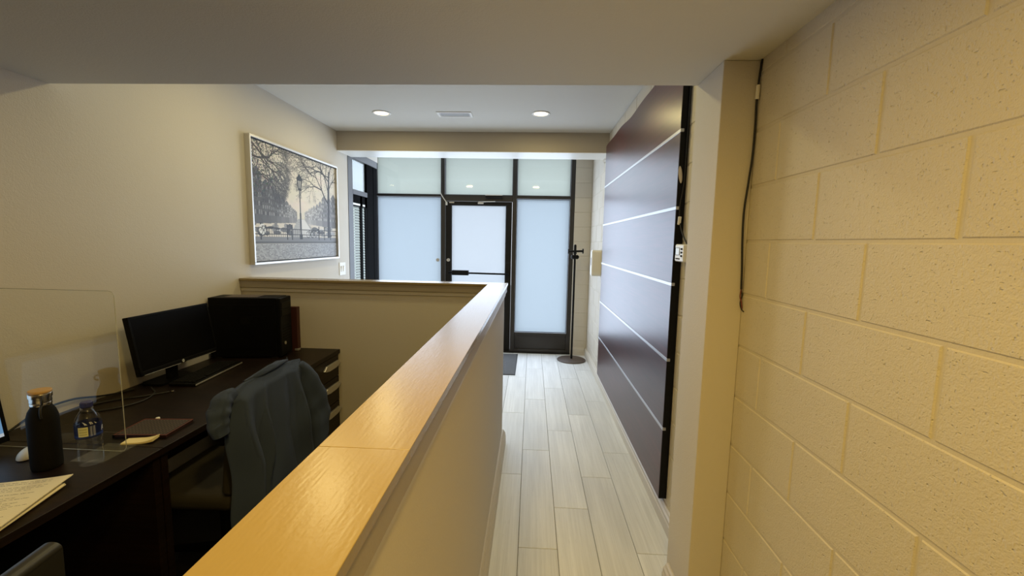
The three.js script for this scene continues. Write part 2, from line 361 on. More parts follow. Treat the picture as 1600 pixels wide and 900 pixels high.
obj('bottom_rail', sx(-5.69, -5.225, .02, .25, -.08, -.01), M.bronzeDark, d2);
obj('pane', bx(XL - .05, XL - .044, .25, 2.02, -5.615, -5.225, 0), M.glass, d2);
function blind(label, z0, z1, x) {
  const t = thing('window_blind', label, 'blind', [x, .25, (z0 + z1) / 2]);
  const w = z1 - z0, slat = new THREE.BoxGeometry(.003, .029, w); slat.rotateZ(.2);
  for (let y = .02; y < 1.78; y += .0345) { const m = new THREE.Mesh(slat, M.slat); m.name = 'slat'; m.position.y = y; m.castShadow = m.receiveShadow = true; t.add(m); }
  obj('head_rail', bx(-.015, .015, 1.785, 1.81, -w / 2, w / 2, .003), M.white, t);
  for (const s of [-.3, .3]) obj('ladder_cord', bx(-.001, .001, 0, 1.79, s * w - .001, s * w + .001, 0), M.white, t);
}
blind('wide white slatted blind behind the dark side door, beside the framed photograph', -5.452, -5.228, XL - .016);
blind('very narrow strip of white blind slats between two black posts of the side door', -5.612, -5.538, XL - .016);

// outside: pavement and an entrance canopy
const pave = obj('pavement', bx(-9, 7, -.15, -.03, -16, -6.16, 0), M.pavement); pave.userData.kind = 'structure';
const side = obj('pavement_side', bx(-9, XL - .16, -.15, -.03, -6.2, -2, 0), M.pavement); side.userData.kind = 'structure';
const canopy = obj('trim_1', bx(-4, 2, 2.93, 3.08, -7.15, -6.27, .01), M.concrete); canopy.userData.kind = 'structure';

// ---------------------------------------------------------------- ceiling fittings
function downlight(label, x, z, y = HC, colour = LAMP_COLOUR, power = LAMP_POWER, group = 'recessed ceiling downlights') {
  const t = thing('downlight', label, 'ceiling light', [x, y, z], 0, group);
  obj('trim_ring', lathe([[.064, -.001], [.066, -.006], [.080, -.007], [.086, -.004], [.087, 0], [.064, 0], [.064, -.001]]), M.white, t);
  obj('lens', T4(new THREE.CylinderGeometry(.064, .064, .003, 40), 0, -.0025, 0), M.lens, t);
  const l = new THREE.RectAreaLight(colour, power, .113, .113);
  l.position.set(0, -.009, 0); l.rotation.x = -Math.PI / 2; l.name = 'lamp_light'; t.add(l);
}
downlight('lit recessed downlight left of the ceiling vent, nearer the framed photograph', -1.465, -4.14);
downlight('lit recessed downlight right of the ceiling vent, nearer the dark wall panel', .053, -4.13);
downlight('lit recessed downlight over the desks, hidden behind the dropped ceiling edge', -1.40, -2.775);
downlight('lit recessed downlight over the aisle, hidden behind the dropped ceiling edge', .06, -2.775);
for (const [label, x, z] of [['warm recessed downlight in the dropped ceiling above the near end of the half wall', -.36, -.75], ['warm recessed downlight in the dropped ceiling furthest from the entrance', .15, .25]]) downlight(label, x, z, HL, REAR_COLOUR, REAR_POWER, 'downlights in the dropped ceiling');
{
  const t = thing('ceiling_vent', 'white slotted air vent in the ceiling between two downlights', 'vent', [-.765, HC, -4.17]);
  obj('frame', [bx(-.165, .165, -.006, 0, -.08, -.058, .002), bx(-.165, .165, -.006, 0, .058, .08, .002), bx(-.165, -.143, -.006, 0, -.06, .06, .002), bx(.143, .165, -.006, 0, -.06, .06, .002)], M.white, t);
  obj('duct_shade_plate', bx(-.143, .143, -.001, 0, -.058, .058, 0), M.black, t);  // black plate paints in the shade of a duct; the ceiling is uncut
  for (let i = 0; i < 18; i++) obj('slat', T4(bx(-.0032, .0032, -.0008, .0008, -.058, .058, .0004), -.135 + i * .0159, -.003, 0, 0, 0, .25), M.white, t);
}

// ---------------------------------------------------------------- framed photograph
{
  const W = 1.478, H = 1.012, t = thing('framed_photograph', 'large black and white street canal photograph in a silver frame on the beige wall', 'picture', [XL, 1.391, -3.988], Math.PI / 2);
  const fw = .018, D = .045;
  obj('frame', [bx(-W / 2, W / 2, 0, fw, 0, D, .002), bx(-W / 2, W / 2, H - fw, H, 0, D, .002), bx(-W / 2, -W / 2 + fw, fw, H - fw, 0, D, .002), bx(W / 2 - fw, W / 2, fw, H - fw, 0, D, .002)], M.silver, t);
  obj('backing', bx(-W / 2 + fw, W / 2 - fw, fw, H - fw, .004, .020, 0), M.black, t);
  const tex = canvasTex(1480, 1010, (c, w, h) => {
    let s = 77; const r = () => { s = (s * 1664525 + 1013904223) >>> 0; return s / 4294967296; };
    c.fillStyle = '#d6cfc6'; c.fillRect(0, 0, w, h);
    for (let i = 0; i < 120; i++) { c.fillStyle = `rgba(${225 + r() * 20},${218 + r() * 20},${208 + r() * 20},.08)`; c.beginPath(); c.ellipse(r() * w, r() * h * .6, 60 + r() * 160, 30 + r() * 60, 0, 0, 7); c.fill(); }
    const houses = (x0, x1, yTop0, yTop1, base0, base1, tone) => {
      let x = x0; const dir = Math.sign(x1 - x0);
      while ((x1 - x) * dir > 6) {
        const f = (x - x0) / (x1 - x0), ww = (110 * (1 - f) + 16) * (.8 + r() * .5), top = yTop0 + (yTop1 - yTop0) * f + (r() - .5) * 60 * (1 - f), base = base0 + (base1 - base0) * f, g = tone + f * 62 + (r() - .5) * 26;
        c.fillStyle = `rgb(${g},${g},${g + 5})`; const xa = Math.min(x, x + dir * ww); c.fillRect(xa, top, ww + 1, base - top);
        c.beginPath(); c.moveTo(xa, top); c.lineTo(xa + ww / 2, top - ww * .45); c.lineTo(xa + ww, top); c.fill();
        const n = Math.max(2, Math.round(ww / 26)), rows = 5;
        for (let i = 0; i < n; i++) for (let k = 0; k < rows; k++) { const l = g + (r() > .45 ? 60 : -36); c.fillStyle = `rgb(${l},${l},${l + 4})`; c.fillRect(xa + ww * (i + .25) / n, top + 14 + (base - top - 60) * k / rows, ww * .45 / n, (base - top) * .09); }
        x += dir * ww;
      }
    };
    houses(0, 660, 300, 560, 690, 660, 78); houses(w, 800, 330, 560, 690, 660, 112);
    c.fillStyle = '#a9a9ac'; c.beginPath(); c.moveTo(680, 620); c.lineTo(800, 620); c.lineTo(1080, 800); c.lineTo(520, 800); c.fill();
    for (let i = 0; i < 260; i++) { const y = 645 + r() * 150, g = 120 + r() * 100; c.fillStyle = `rgba(${g},${g},${g + 4},.5)`; c.fillRect(600 + r() * 340, y, 20 + r() * 50, 2); }
    c.fillStyle = '#dcdde0'; c.beginPath(); c.moveTo(725, 622); c.lineTo(795, 622); c.lineTo(1000, 795); c.lineTo(700, 795); c.fill();
    for (let i = 0; i < 46; i++) { const y = 690 + r() * 90, x = r() < .6 ? r() * 560 : 980 + r() * 480, g = 40 + r() * 150; c.fillStyle = `rgb(${g},${g},${g + 3})`; c.beginPath(); c.ellipse(x, y, 22 + r() * 40, 10 + r() * 16, 0, 0, 7); c.fill(); }
    c.fillStyle = '#7b7d84'; c.fillRect(0, 800, w, 52); c.fillStyle = '#55575d'; c.fillRect(0, 842, w, 18); c.fillStyle = '#959aa3'; c.fillRect(0, 862, w, h - 862);
    for (let y = 866; y < h; y += 11) for (let x = (y % 22) * 1; x < w; x += 22) { const g = 128 + r() * 56; c.fillStyle = `rgb(${g},${g + 2},${g + 9})`; c.fillRect(x, y, 20, 9); }
    c.strokeStyle = '#2b2c30'; c.lineWidth = 7; c.beginPath(); c.moveTo(0, 726); c.lineTo(w, 722); c.moveTo(0, 778); c.lineTo(w, 772); c.stroke();
    c.lineWidth = 5; for (let x = 12; x < w; x += 34) { c.beginPath(); c.moveTo(x, 724); c.lineTo(x, 802); c.stroke(); }
    c.fillStyle = '#222327'; for (const x of [90, 480, 560, 1070, 1190, 1330]) c.fillRect(x, 680, 17, 146);
    const bike = (x, y, k) => { c.lineWidth = 6; c.strokeStyle = '#1e1f22'; for (const d of [0, 84]) { c.beginPath(); c.arc(x + d * k, y, 32 * k, 0, 7); c.stroke(); } c.beginPath(); c.moveTo(x, y); c.lineTo(x + 26 * k, y - 46 * k); c.lineTo(x + 70 * k, y - 44 * k); c.lineTo(x + 84 * k, y); c.moveTo(x + 26 * k, y - 46 * k); c.lineTo(x + 44 * k, y); c.lineTo(x + 70 * k, y - 44 * k); c.stroke(); };
    bike(860, 770, 1); bike(930, 764, .95); c.lineWidth = 9; bike(90, 752, 1.1);
    c.fillStyle = '#e2e4e8'; c.beginPath(); c.arc(120, 736, 46, 0, 7); c.fill(); bike(96, 750, .9);
    const branch = (x, y, a, len, wd, d) => { const x2 = x + Math.cos(a) * len, y2 = y + Math.sin(a) * len; c.strokeStyle = d > 4 ? '#27262a' : '#353437'; c.lineWidth = wd; c.beginPath(); c.moveTo(x, y); c.quadraticCurveTo((x + x2) / 2 + (r() - .5) * len * .3, (y + y2) / 2 + (r() - .5) * len * .3, x2, y2); c.stroke(); if (d > 0) { const n = r() < .35 ? 3 : 2; for (let i = 0; i < n; i++) branch(x2, y2, a + (r() - .5) * 1.5, len * (.66 + r() * .22), wd * .66, d - 1); } };
    c.lineCap = 'round';
    c.fillStyle = '#2e2d31'; c.beginPath(); c.moveTo(1268, 800); c.lineTo(1290, 330); c.lineTo(1322, 60); c.lineTo(1346, 60); c.lineTo(1336, 330); c.lineTo(1326, 800); c.fill();
    branch(1300, 420, -2.35, 190, 20, 8); branch(1312, 300, -2.0, 170, 17, 8); branch(1330, 180, -2.6, 170, 15, 7); branch(1330, 150, -1.3, 120, 14, 7); branch(1330, 260, -.9, 110, 12, 7); branch(1330, 120, -3.0, 220, 11, 8);
    branch(-20, 120, .1, 150, 18, 8); branch(-10, 20, .5, 170, 16, 8); branch(60, -20, .9, 150, 13, 8); branch(-20, 300, -.2, 150, 14, 8); branch(200, -20, 1.2, 110, 9, 7); branch(420, -20, 1.0, 80, 7, 6);
    for (let i = 0; i < 1500; i++) { const f = r() * r(), x = f * 560, y = r() * (520 - x * .6); c.fillStyle = `rgba(${30 + r() * 50},${30 + r() * 50},${32 + r() * 50},.8)`; c.beginPath(); c.ellipse(x, y, 3 + r() * 6, 2 + r() * 4, r() * 3, 0, 7); c.fill(); }
    for (let i = 0; i < 900; i++) { const x = 560 + r() * 860, y = r() * r() * 420; c.fillStyle = `rgba(60,58,58,.7)`; c.beginPath(); c.ellipse(x, y, 2 + r() * 4, 2 + r() * 3, r() * 3, 0, 7); c.fill(); }
    c.fillStyle = '#202124'; c.fillRect(716, 330, 18, 470); c.fillRect(711, 560, 28, 250); c.fillRect(700, 770, 50, 50);
    c.beginPath(); c.moveTo(676, 230); c.lineTo(774, 230); c.lineTo(752, 340); c.lineTo(698, 340); c.fill(); c.beginPath(); c.moveTo(664, 232); c.lineTo(725, 176); c.lineTo(786, 232); c.fill();
    c.fillStyle = '#b9b6b0'; c.beginPath(); c.moveTo(700, 246); c.lineTo(720, 246); c.lineTo(718, 318); c.lineTo(710, 318); c.fill(); c.beginPath(); c.moveTo(730, 246); c.lineTo(750, 246); c.lineTo(741, 318); c.lineTo(732, 318); c.fill();
    for (let i = 0; i < 24000; i++) { const g = r() > .5 ? 255 : 0; c.fillStyle = `rgba(${g},${g},${g},.045)`; c.fillRect(r() * w, r() * h, 2, 2); }
  });
  const pw = W - 2 * fw - .016, ph = H - 2 * fw - .016;
  obj('print', T4(new THREE.BoxGeometry(pw, ph, .004), 0, H / 2, .0225), std({ map: tex, roughness: .55 }), t);
}
// light switch
{
  const t = thing('light_switch', 'white double rocker light switch plate below the right corner of the photograph', 'light switch', [XL, 1.186, -4.885], Math.PI / 2);
  obj('plate', bx(-.078, .078, 0, .148, 0, .007, .004), M.white, t);
  for (const s of [-1, 1]) obj('rocker', T4(bx(-.017, .017, -.034, .034, -.003, .004, .003), s * .028, .074, .008, .08), M.ivory, t);
}

// ---------------------------------------------------------------- dark slatted panel on the right wall
{
  const t = thing('wall_panel', 'large dark mahogany wall panel with horizontal metal inlay strips on the block wall', 'wall panel', [XR, .140, -3.55]);
  const z0 = -1.18, z1 = 1.18, xf = -.045, yb = [0, .425, .83, 1.258, 1.673, 2.080, 2.52];
  for (let i = 0; i < 6; i++) {
    let g;
    if (i < 5) g = bx(xf, xf + .022, yb[i] + (i ? .008 : 0), yb[i + 1] - .008, z0, z1, .0015);
    else {                                                                // the top board has an uneven, wavy saw cut
      const pts = [[-z1, yb[5] + .008], [-z0, yb[5] + .008]]; const s = [];
      for (let k = 0; k <= 40; k++) { const u = 1 - k / 40; s.push([-z1 + (z1 - z0) * u, yb[6] - .012 + .011 * Math.sin(u * 8.5 + .9) + .006 * Math.sin(u * 21)]); }
      g = extrude([...pts, ...s], .022, .001); g.rotateY(Math.PI / 2); g.translate(xf, 0, 0); g = metreUV(clean(g));
    }
    g.attributes.uv.needsUpdate = true; const uv = g.attributes.uv; const o = rnd() * 2, q = rnd() * 2; for (let k = 0; k < uv.count; k++) uv.setXY(k, uv.getX(k) + o, uv.getY(k) + q);
    obj('board', g, M.mahogany[i % 3], t);
  }
  for (let i = 1; i < 6; i++) obj('metal_strip', bx(xf - .003, xf + .016, yb[i] - .0085, yb[i] + .0085, z0 - .003, z1 + .010, .001), M.aluminium, t);
  obj('backing', bx(xf + .022, -.002, .002, 2.49, z0 + .004, z1 - .001, .001), M.black, t);
  obj('edge_band', bx(xf + .001, -.001, 0, 2.485, z1, z1 + .004, .001), M.black, t);
  obj('paint_chip', T4(new THREE.IcosahedronGeometry(1, 2), xf + .013, 1.845, z1 + .0045).scale(1, 1, 1), M.chip, t);
  const chip = t.children[t.children.length - 1]; chip.geometry.dispose(); chip.geometry = clean(T4(new THREE.SphereGeometry(1, 14, 10).scale(.010, .046, .0022), xf + .012, 1.85, z1 + .004, 0, 0, .12));
}
// thermostat, its lead, soap dispenser, hook
{
  const t = thing('thermostat', 'small white digital thermostat with a grey display beside the dark wall panel', 'thermostat', [XR, 1.527, -2.262]);
  obj('case', [bx(-.05, -.012, 0, .092, -.066, .066, .009, 4), bx(-.014, 0, .004, .088, -.06, .06, .003)], M.white, t);
  obj('bezel', bx(-.0515, -.049, .034, .074, -.055, .008, .001), M.black, t);
  obj('display', bx(-.0525, -.05, .036, .072, -.046, .006, .001), std({ color: lin(.60, .64, .58), roughness: .25 }), t);
  for (let i = 0; i < 3; i++) obj('button', bx(-.053, -.049, .026 + i * .018, .036 + i * .018, .026, .046, .002), M.blackMatte, t);
  for (let i = 0; i < 3; i++) obj('button', bx(-.0525, -.049, .012, .019, -.045 + i * .022, -.031 + i * .022, .002), M.blackMatte, t);
  obj('top_cap', bx(-.046, -.002, .0915, .0935, -.05, .05, .001), M.blackMatte, t);
  const c = obj('thermostat_wire', [tube([[XR - .012, 2.66, -2.352], [XR - .010, 2.4, -2.356], [XR - .012, 2.1, -2.358], [XR - .014, 1.95, -2.357], [XR - .028, 1.82, -2.360], [XR - .026, 1.76, -2.359], [XR - .02, 1.70, -2.34], [XR - .014, 1.65, -2.30], [XR - .010, 1.615, -2.262]], .0042, 70)], M.rubber);
  tag(c, 'thin dark wire running down the edge of the wall panel to the thermostat', 'wire');
  obj('connector', T4(bx(-.008, .008, -.022, .022, -.006, .006, .003), XR - .028, 1.745, -2.352, .2), M.white, c);
}
{
  const t = thing('soap_dispenser', 'white wall mounted soap dispenser at the far end of the dark wall panel', 'dispenser', [XR, 1.235, -5.06]);
  const s = roundRect(.11, .295, .03);
  const g = new THREE.ExtrudeGeometry(s, { depth: .095, bevelEnabled: true, bevelThickness: .008, bevelSize: .006, bevelSegments: 3, curveSegments: 8 });
  g.rotateY(-Math.PI / 2); g.translate(-.008, .1475, 0);
  obj('case', metreUV(clean(g)), M.ivory, t);
  obj('wall_bracket', bx(-.008, 0, .02, .275, -.04, .04, .002), M.ivory, t);
  obj('front_cover', bx(-.116, -.109, .01, .285, -.052, .052, .003), M.white, t);
  obj('window_slot', bx(-.117, -.1155, .12, .21, -.012, .012, .0005), M.black, t);
}
{
  const h = obj('wall_hook', [tube([[XR, 2.565, -4.97], [XR - .03, 2.56, -4.97], [XR - .036, 2.54, -4.972], [XR - .026, 2.522, -4.974], [XR - .008, 2.53, -4.975]], .0035, 30, 8), T4(new THREE.CylinderGeometry(.010, .010, .005, 16), XR - .002, 2.565, -4.97, 0, 0, Math.PI / 2)], M.silver);
  tag(h, 'tiny metal hook on the block wall under the soffit', 'hook');
}
// loose wire on the jamb
{
  const pts = [[.817, 2.289, -1.655], [.812, 2.22, -1.656], [.810, 2.16, -1.658], [.813, 2.047, -1.66], [.812, 1.956, -1.66], [.805, 1.851, -1.661], [.797, 1.745, -1.661], [.800, 1.626, -1.661], [.806, 1.529, -1.661], [.809, 1.45, -1.66]];
  const w = obj('loose_wire', tube(pts, .0038, 90), M.rubber); tag(w, 'loose black wire hanging down the corner beside the yellow block wall', 'wire');
  obj('bare_lead', tube([[.809, 1.45, -1.66], [.806, 1.42, -1.658], [.811, 1.40, -1.655], [.814, 1.375, -1.654]], .0022, 20, 6), std({ color: lin(.16, .03, .02), roughness: .6 }), w);
  obj('bare_lead', tube([[.809, 1.45, -1.66], [.813, 1.425, -1.66], [.809, 1.395, -1.66], [.812, 1.372, -1.651], [.815, 1.366, -1.64]], .0022, 20, 6), M.rubber, w);
  obj('tape', tube([[.811, 2.20, -1.6555], [.810, 2.175, -1.656], [.810, 2.15, -1.657]], .0072, 8), M.white, w);
}

// ---------------------------------------------------------------- post, mat, alarm wire
{
  const t = thing('post_stand', 'tall thin black post with a cross bar on a round brown base by the entrance', 'post', [.583, 0, -5.76]);
  obj('base', lathe([[0, .0], [.19, 0], [.196, .004], [.196, .010], [.19, .015], [.10, .021], [.03, .024], [0, .024]]), M.ironBrown, t);
  obj('pole', lathe([[0, .02], [.016, .02], [.0145, .06], [.0145, 1.50], [.012, 1.50], [0, 1.50]], 24), M.black, t);
  obj('finial', lathe([[0, 1.46], [.021, 1.465], [.021, 1.50], [.018, 1.51], [.018, 1.575], [.012, 1.592], [0, 1.594]], 24), M.black, t);
  obj('cross_bar', bar(V(-.085, 1.500, 0), V(.10, 1.506, 0), .014), M.black, t);
  for (const s of [-1, 1]) obj('end_cap', T4(new THREE.CylinderGeometry(.033, .033, .014, 24), s > 0 ? .105 : -.09, s > 0 ? 1.506 : 1.5, 0, 0, 0, Math.PI / 2), M.black, t);
  for (const s of [-1, 1]) obj('knob', T4(new THREE.SphereGeometry(.029, 20, 14), s * .026, 1.425, .012), M.black, t);
}
{
  const t = thing('doormat', 'dark grey ribbed doormat on the pale tiles in front of the entrance door', 'doormat', [-.75, 0, -5.5]);
  obj('pile', metreUV(clean(bx(-.56, .575, 0, .010, -.45, .485, .004))), M.mat, t);
  obj('rim', [bx(-.575, -.56, 0, .007, -.465, .50, .002), bx(.575, .585, 0, .007, -.465, .50, .002), bx(-.575, .585, 0, .007, .485, .50, .002), bx(-.575, .585, 0, .007, -.465, -.45, .002)], M.rubber, t);
}
{
  const c = obj('alarm_wire', [tube([[-1.312, 2.286, FZ1 + .004], [-1.30, 2.26, FZ1 + .006], [-1.262, 2.20, FZ1 + .006], [-1.225, 2.150, FZ1 + .004]], .0065, 24)], M.white);
  tag(c, 'short white wire slanting across the top left corner of the entrance door frame', 'wire');
  obj('door_contact', bx(-1.236, -1.212, 2.112, 2.155, ZF + .05, ZF + .072, .003), M.white, c);
}

// ---------------------------------------------------------------- desks
const DY = .765, DF = -1.46;
function deskTop(t, z0, z1) { obj('desktop', bx(XL + .004, DF, DY - .03, DY, z0, z1, .0025), M.desk, t); }
{
  const t = thing('office_desk', 'dark brown desk with drawers in the corner under the black computer tower', 'desk');
  deskTop(t, -3.136, -1.556);
  const ped = obj('pedestal', [bx(-2.05, DF - .03, .03, DY - .03, -3.125, -3.105, .002), bx(-2.05, DF - .03, .03, DY - .03, -2.70, -2.68, .002), bx(-2.05, -2.03, .03, DY - .03, -3.105, -2.70, .001), bx(-2.05, DF - .03, .03, .05, -3.105, -2.70, .001)], M.desk, t);
  const ys = [[.052, .365], [.370, .560], [.565, .728]];
  for (const [a, b] of ys) {
    const d = obj('drawer', bx(DF - .03, DF - .010, a, b, -3.124, -2.682, .002), M.desk, t);
    const hy = (b - .07), g = extrude([[-.125, .006], [-.09, .030], [.09, .030], [.125, .006], [.10, -.004], [.05, -.012], [-.05, -.012], [-.10, -.004]], .010, .003);
    g.rotateY(Math.PI / 2); g.rotateX(0); g.translate(DF - .006, hy, -2.903 - .10 + .0);
    obj('handle', clean(g), M.silver, d);
  }
  obj('end_panel', bx(XL + .02, DF - .015, 0, DY - .03, -1.59, -1.56, .002), M.desk, t);
  obj('modesty_panel', bx(XL + .02, XL + .036, .25, DY - .03, -2.68, -1.59, .002), M.desk, t);
}
{
  const t = thing('office_desk', 'near dark brown desk with a stack of papers on its front edge', 'desk');
  deskTop(t, -1.554, .35);
  obj('end_panel', bx(XL + .02, DF - .015, 0, DY - .03, -1.552, -1.522, .002), M.desk, t);
  obj('end_panel', bx(XL + .02, DF - .015, 0, DY - .03, .31, .34, .002), M.desk, t);
  obj('modesty_panel', bx(XL + .02, XL + .036, .25, DY - .03, -1.522, .31, .002), M.desk, t);
}

// logo: two letters in a ring
const logoTex = canvasTex(128, 128, (c) => { c.fillStyle = '#050506'; c.fillRect(0, 0, 128, 128); c.fillStyle = '#c9cdd2'; c.beginPath(); c.arc(64, 64, 58, 0, 7); c.fill(); c.fillStyle = '#0b0b0c'; c.font = 'italic bold 84px sans-serif'; c.textAlign = 'center'; c.textBaseline = 'middle'; c.fillText('hp', 64, 56); });
const logoMat = std({ map: logoTex, roughness: .4 });
function monitor(label, pos, ry, tilt, W, H, screenMat, logo) {          // faces +z in its own frame, base on the desk
  const t = thing('computer_monitor', label, 'monitor', pos, ry);
  const lift = H.lift, h = H.h, c = Math.cos(tilt), s = Math.sin(tilt);
  const place = (g) => { g.rotateX(-tilt); g.translate(0, lift, 0); return g; };
  obj('housing', [place(bx(-W / 2, W / 2, 0, h, -.022, .004, .004)), place(bx(-W * .3, W * .3, .05, h - .06, -.045, -.02, .01))], M.blackSatin, t);
  obj('bezel', [place(bx(-W / 2, W / 2, 0, .024, .002, .009, .002)), place(bx(-W / 2, W / 2, h - .013, h, .002, .009, .002)), place(bx(-W / 2, -W / 2 + .013, 0, h, .002, .009, .002)), place(bx(W / 2 - .013, W / 2, 0, h, .002, .009, .002))], M.blackSatin, t);
  obj('screen', place(T4(new THREE.BoxGeometry(W - .024, h - .036, .002), 0, h / 2 + .005, .0055)), screenMat, t);
  if (logo) { obj('logo', place(T4(new THREE.CircleGeometry(.0095, 24), 0, .0125, .0096)), logoMat, t); obj('silver_line', [place(bx(-W / 2 + .02, -.02, .0015, .0035, .008, .0098, .0005)), place(bx(.02, W / 2 - .02, .0015, .0035, .008, .0098, .0005))], M.silver, t); }
  obj('neck', [bx(-.03, .03, .01, lift + .11, -.075 - s * .05, -.045 - s * .05, .006), T4(bx(-.04, .04, -.03, .03, -.03, .01, .004), 0, lift + .09, -.045 - s * .03)], M.blackSatin, t);
  const foot = extrude([[-.12, -.10], [.12, -.10], [.13, -.06], [.13, .06], [.10, .09], [-.10, .09], [-.13, .06], [-.13, -.06]], .008, .003); foot.rotateX(-Math.PI / 2); foot.scale(.9, 1, .7); foot.translate(0, .003, -.098);
  obj('foot', clean(foot), M.blackSatin, t);
  return t;
}
monitor('black monitor with a dark blank screen in front of the computer tower', [-2.035, DY, -2.335], Math.PI / 2, .17, .545, { h: .318, lift: .105 }, M.screenOff, true);
const screenTex = canvasTex(512, 300, (c, w, h) => {
  c.fillStyle = '#7fb2e0'; c.fillRect(0, 0, w, h); c.fillStyle = '#a9cdec'; c.fillRect(20, 16, w - 40, h - 40); c.fillStyle = '#d8e6f2'; c.fillRect(40, 40, 260, 180);
  c.fillStyle = '#4d8fce'; for (let i = 0; i < 8; i++) c.fillRect(330, 48 + i * 20, 90 + (i * 37) % 60, 6); c.fillStyle = '#1a56b8'; c.beginPath(); c.ellipse(455, 246, 36, 13, 0, 0, 7); c.fill(); c.fillStyle = '#dfe7ee'; c.fillRect(0, h - 14, w, 14);
});
{
  const t = monitor('switched on monitor with a bright blue screen cut off by the left edge', [-2.035, DY, -1.225], Math.PI / 2, .13, .54, { h: .33, lift: .035 }, std({ color: lin(.02, .02, .02), emissive: lin(1, 1, 1), emissiveMap: screenTex, emissiveIntensity: .55, roughness: .3 }), false);
  const l = new THREE.RectAreaLight(lin(.45, .68, .95), .55, .51, .29); l.name = 'screen_light';
  l.position.set(0, .035 + .16, .02); l.rotation.set(-.13, Math.PI, 0, 'YXZ'); t.add(l);
}
// computer tower
{
  const t = thing('computer_tower', 'black desktop computer tower standing at the far end of the desk', 'computer', [-1.738, DY, -2.835], .13);
  const L = .475, w = .176, h = .428;
  obj('foot', [bx(-L + .02, -L + .07, 0, .012, -w + .01, -.01, .003), bx(-.08, -.03, 0, .012, -w + .01, -.01, .003)], M.rubber, t);
  obj('case', [bx(-L, -.03, .012, h, -w, 0, .003), bx(-L + .02, -.05, h - .055, h - .048, -.003, .0015, .0015), bx(-L + .06, -.10, .07, .30, -.002, .0012, .001)], M.blackSatin, t);
  obj('front_panel', bx(-.03, 0, .012, h - .002, -w + .001, .001, .008, 3), M.blackSatin, t);
  obj('drive_bay', [bx(-.002, .003, h - .08, h - .035, -w + .016, -.016, .001), bx(-.002, .003, h - .13, h - .085, -w + .016, -.016, .001)], M.black, t);
  obj('side_vent', [0, 1, 2, 3].map((i) => T4(bx(-.03, .03, -.004, .004, 0, .002, .001), -.235, .285 - i * .012, 0)), M.blackMatte, t);
  obj('front_grille', [0, 1, 2, 3, 4, 5].map((i) => bx(0, .002, .12 + i * .02, .13 + i * .02, -w + .03, -.03, .0008)), M.blackMatte, t);
  obj('logo', T4(new THREE.CylinderGeometry(.012, .012, .003, 24), .002, .10, -w / 2 + .03, 0, 0, Math.PI / 2), M.silver, t);
  obj('top_plate', bx(-L + .09, -.17, h, h + .003, -w + .02, -.03, .001), M.ironBrown, t);
}
{
  const t = obj('red_folder', bx(-1.80, -1.735, DY, DY + .335, -3.075, -3.035, .003), M.red);
  tag(t, 'thin dark red binder standing upright just behind the computer tower', 'binder');
  obj('metal_corner', [bx(-1.76, -1.733, DY + .004, DY + .02, -3.066, -3.033, .002)], M.silver, t);
}
// keyboard
{
  const t = thing('keyboard', 'black computer keyboard with a pale edge lying in front of the dark monitor', 'keyboard', [-1.975, DY, -2.45], Math.PI / 2 + .10);
  obj('case', T4(bx(-.225, .225, 0, .016, -.075, .075, .005), 0, .003, 0, .03), M.black, t);
  obj('edge_strip', T4(bx(-.226, .226, .004, .012, .074, .077, .001), 0, .003, 0, .03), M.silver, t);
  const keys = []; for (let r = 0; r < 6; r++) for (let k = 0; k < 20; k++) if (!(r === 5 && k > 4 && k < 9)) keys.push(T4(new THREE.BoxGeometry(.017, .007, .017), -.2 + k * .021, .0215, -.055 + r * .021, .03));
  keys.push(T4(new THREE.BoxGeometry(.08, .007, .017), -.055, .0215, .05, .03));
  obj('keys', keys, M.blackMatte, t, { kind: 'stuff' });
  obj('foot', [bx(-.2, -.17, 0, .006, -.07, -.05, .001), bx(.17, .2, 0, .006, -.07, -.05, .001), bx(-.2, .2, 0, .004, .05, .07, .001)], M.rubber, t);
}
// acrylic divider
{
  const t = thing('acrylic_divider', 'clear acrylic desk divider standing between the two desks', 'divider', [-1.565, DY, -1.508]);
  const W = .56, H = .632, s = roundRect(W, H, .022);
  const g = new THREE.ShapeGeometry(s, 8); g.translate(-W / 2, H / 2 + .004, 0);
  obj('sheet', clean(g), M.acrylic, t);
  const rim = new THREE.CurvePath(); const pts = s.getPoints(8).map((p) => V(p.x - W / 2, p.y + H / 2 + .004, 0));
  obj('polished_edge', new THREE.TubeGeometry(new THREE.CatmullRomCurve3(pts, true, 'catmullrom', 0), 160, .0014, 6, true), M.acrylicEdge, t);
  obj('base_plate', bx(-.14, -.012, 0, .0035, -.06, .085, .001), M.acrylic, t);
  obj('clamp_plate', bx(-.125, -.022, .0035, .085, .006, .010, .001), M.acrylic, t);
}
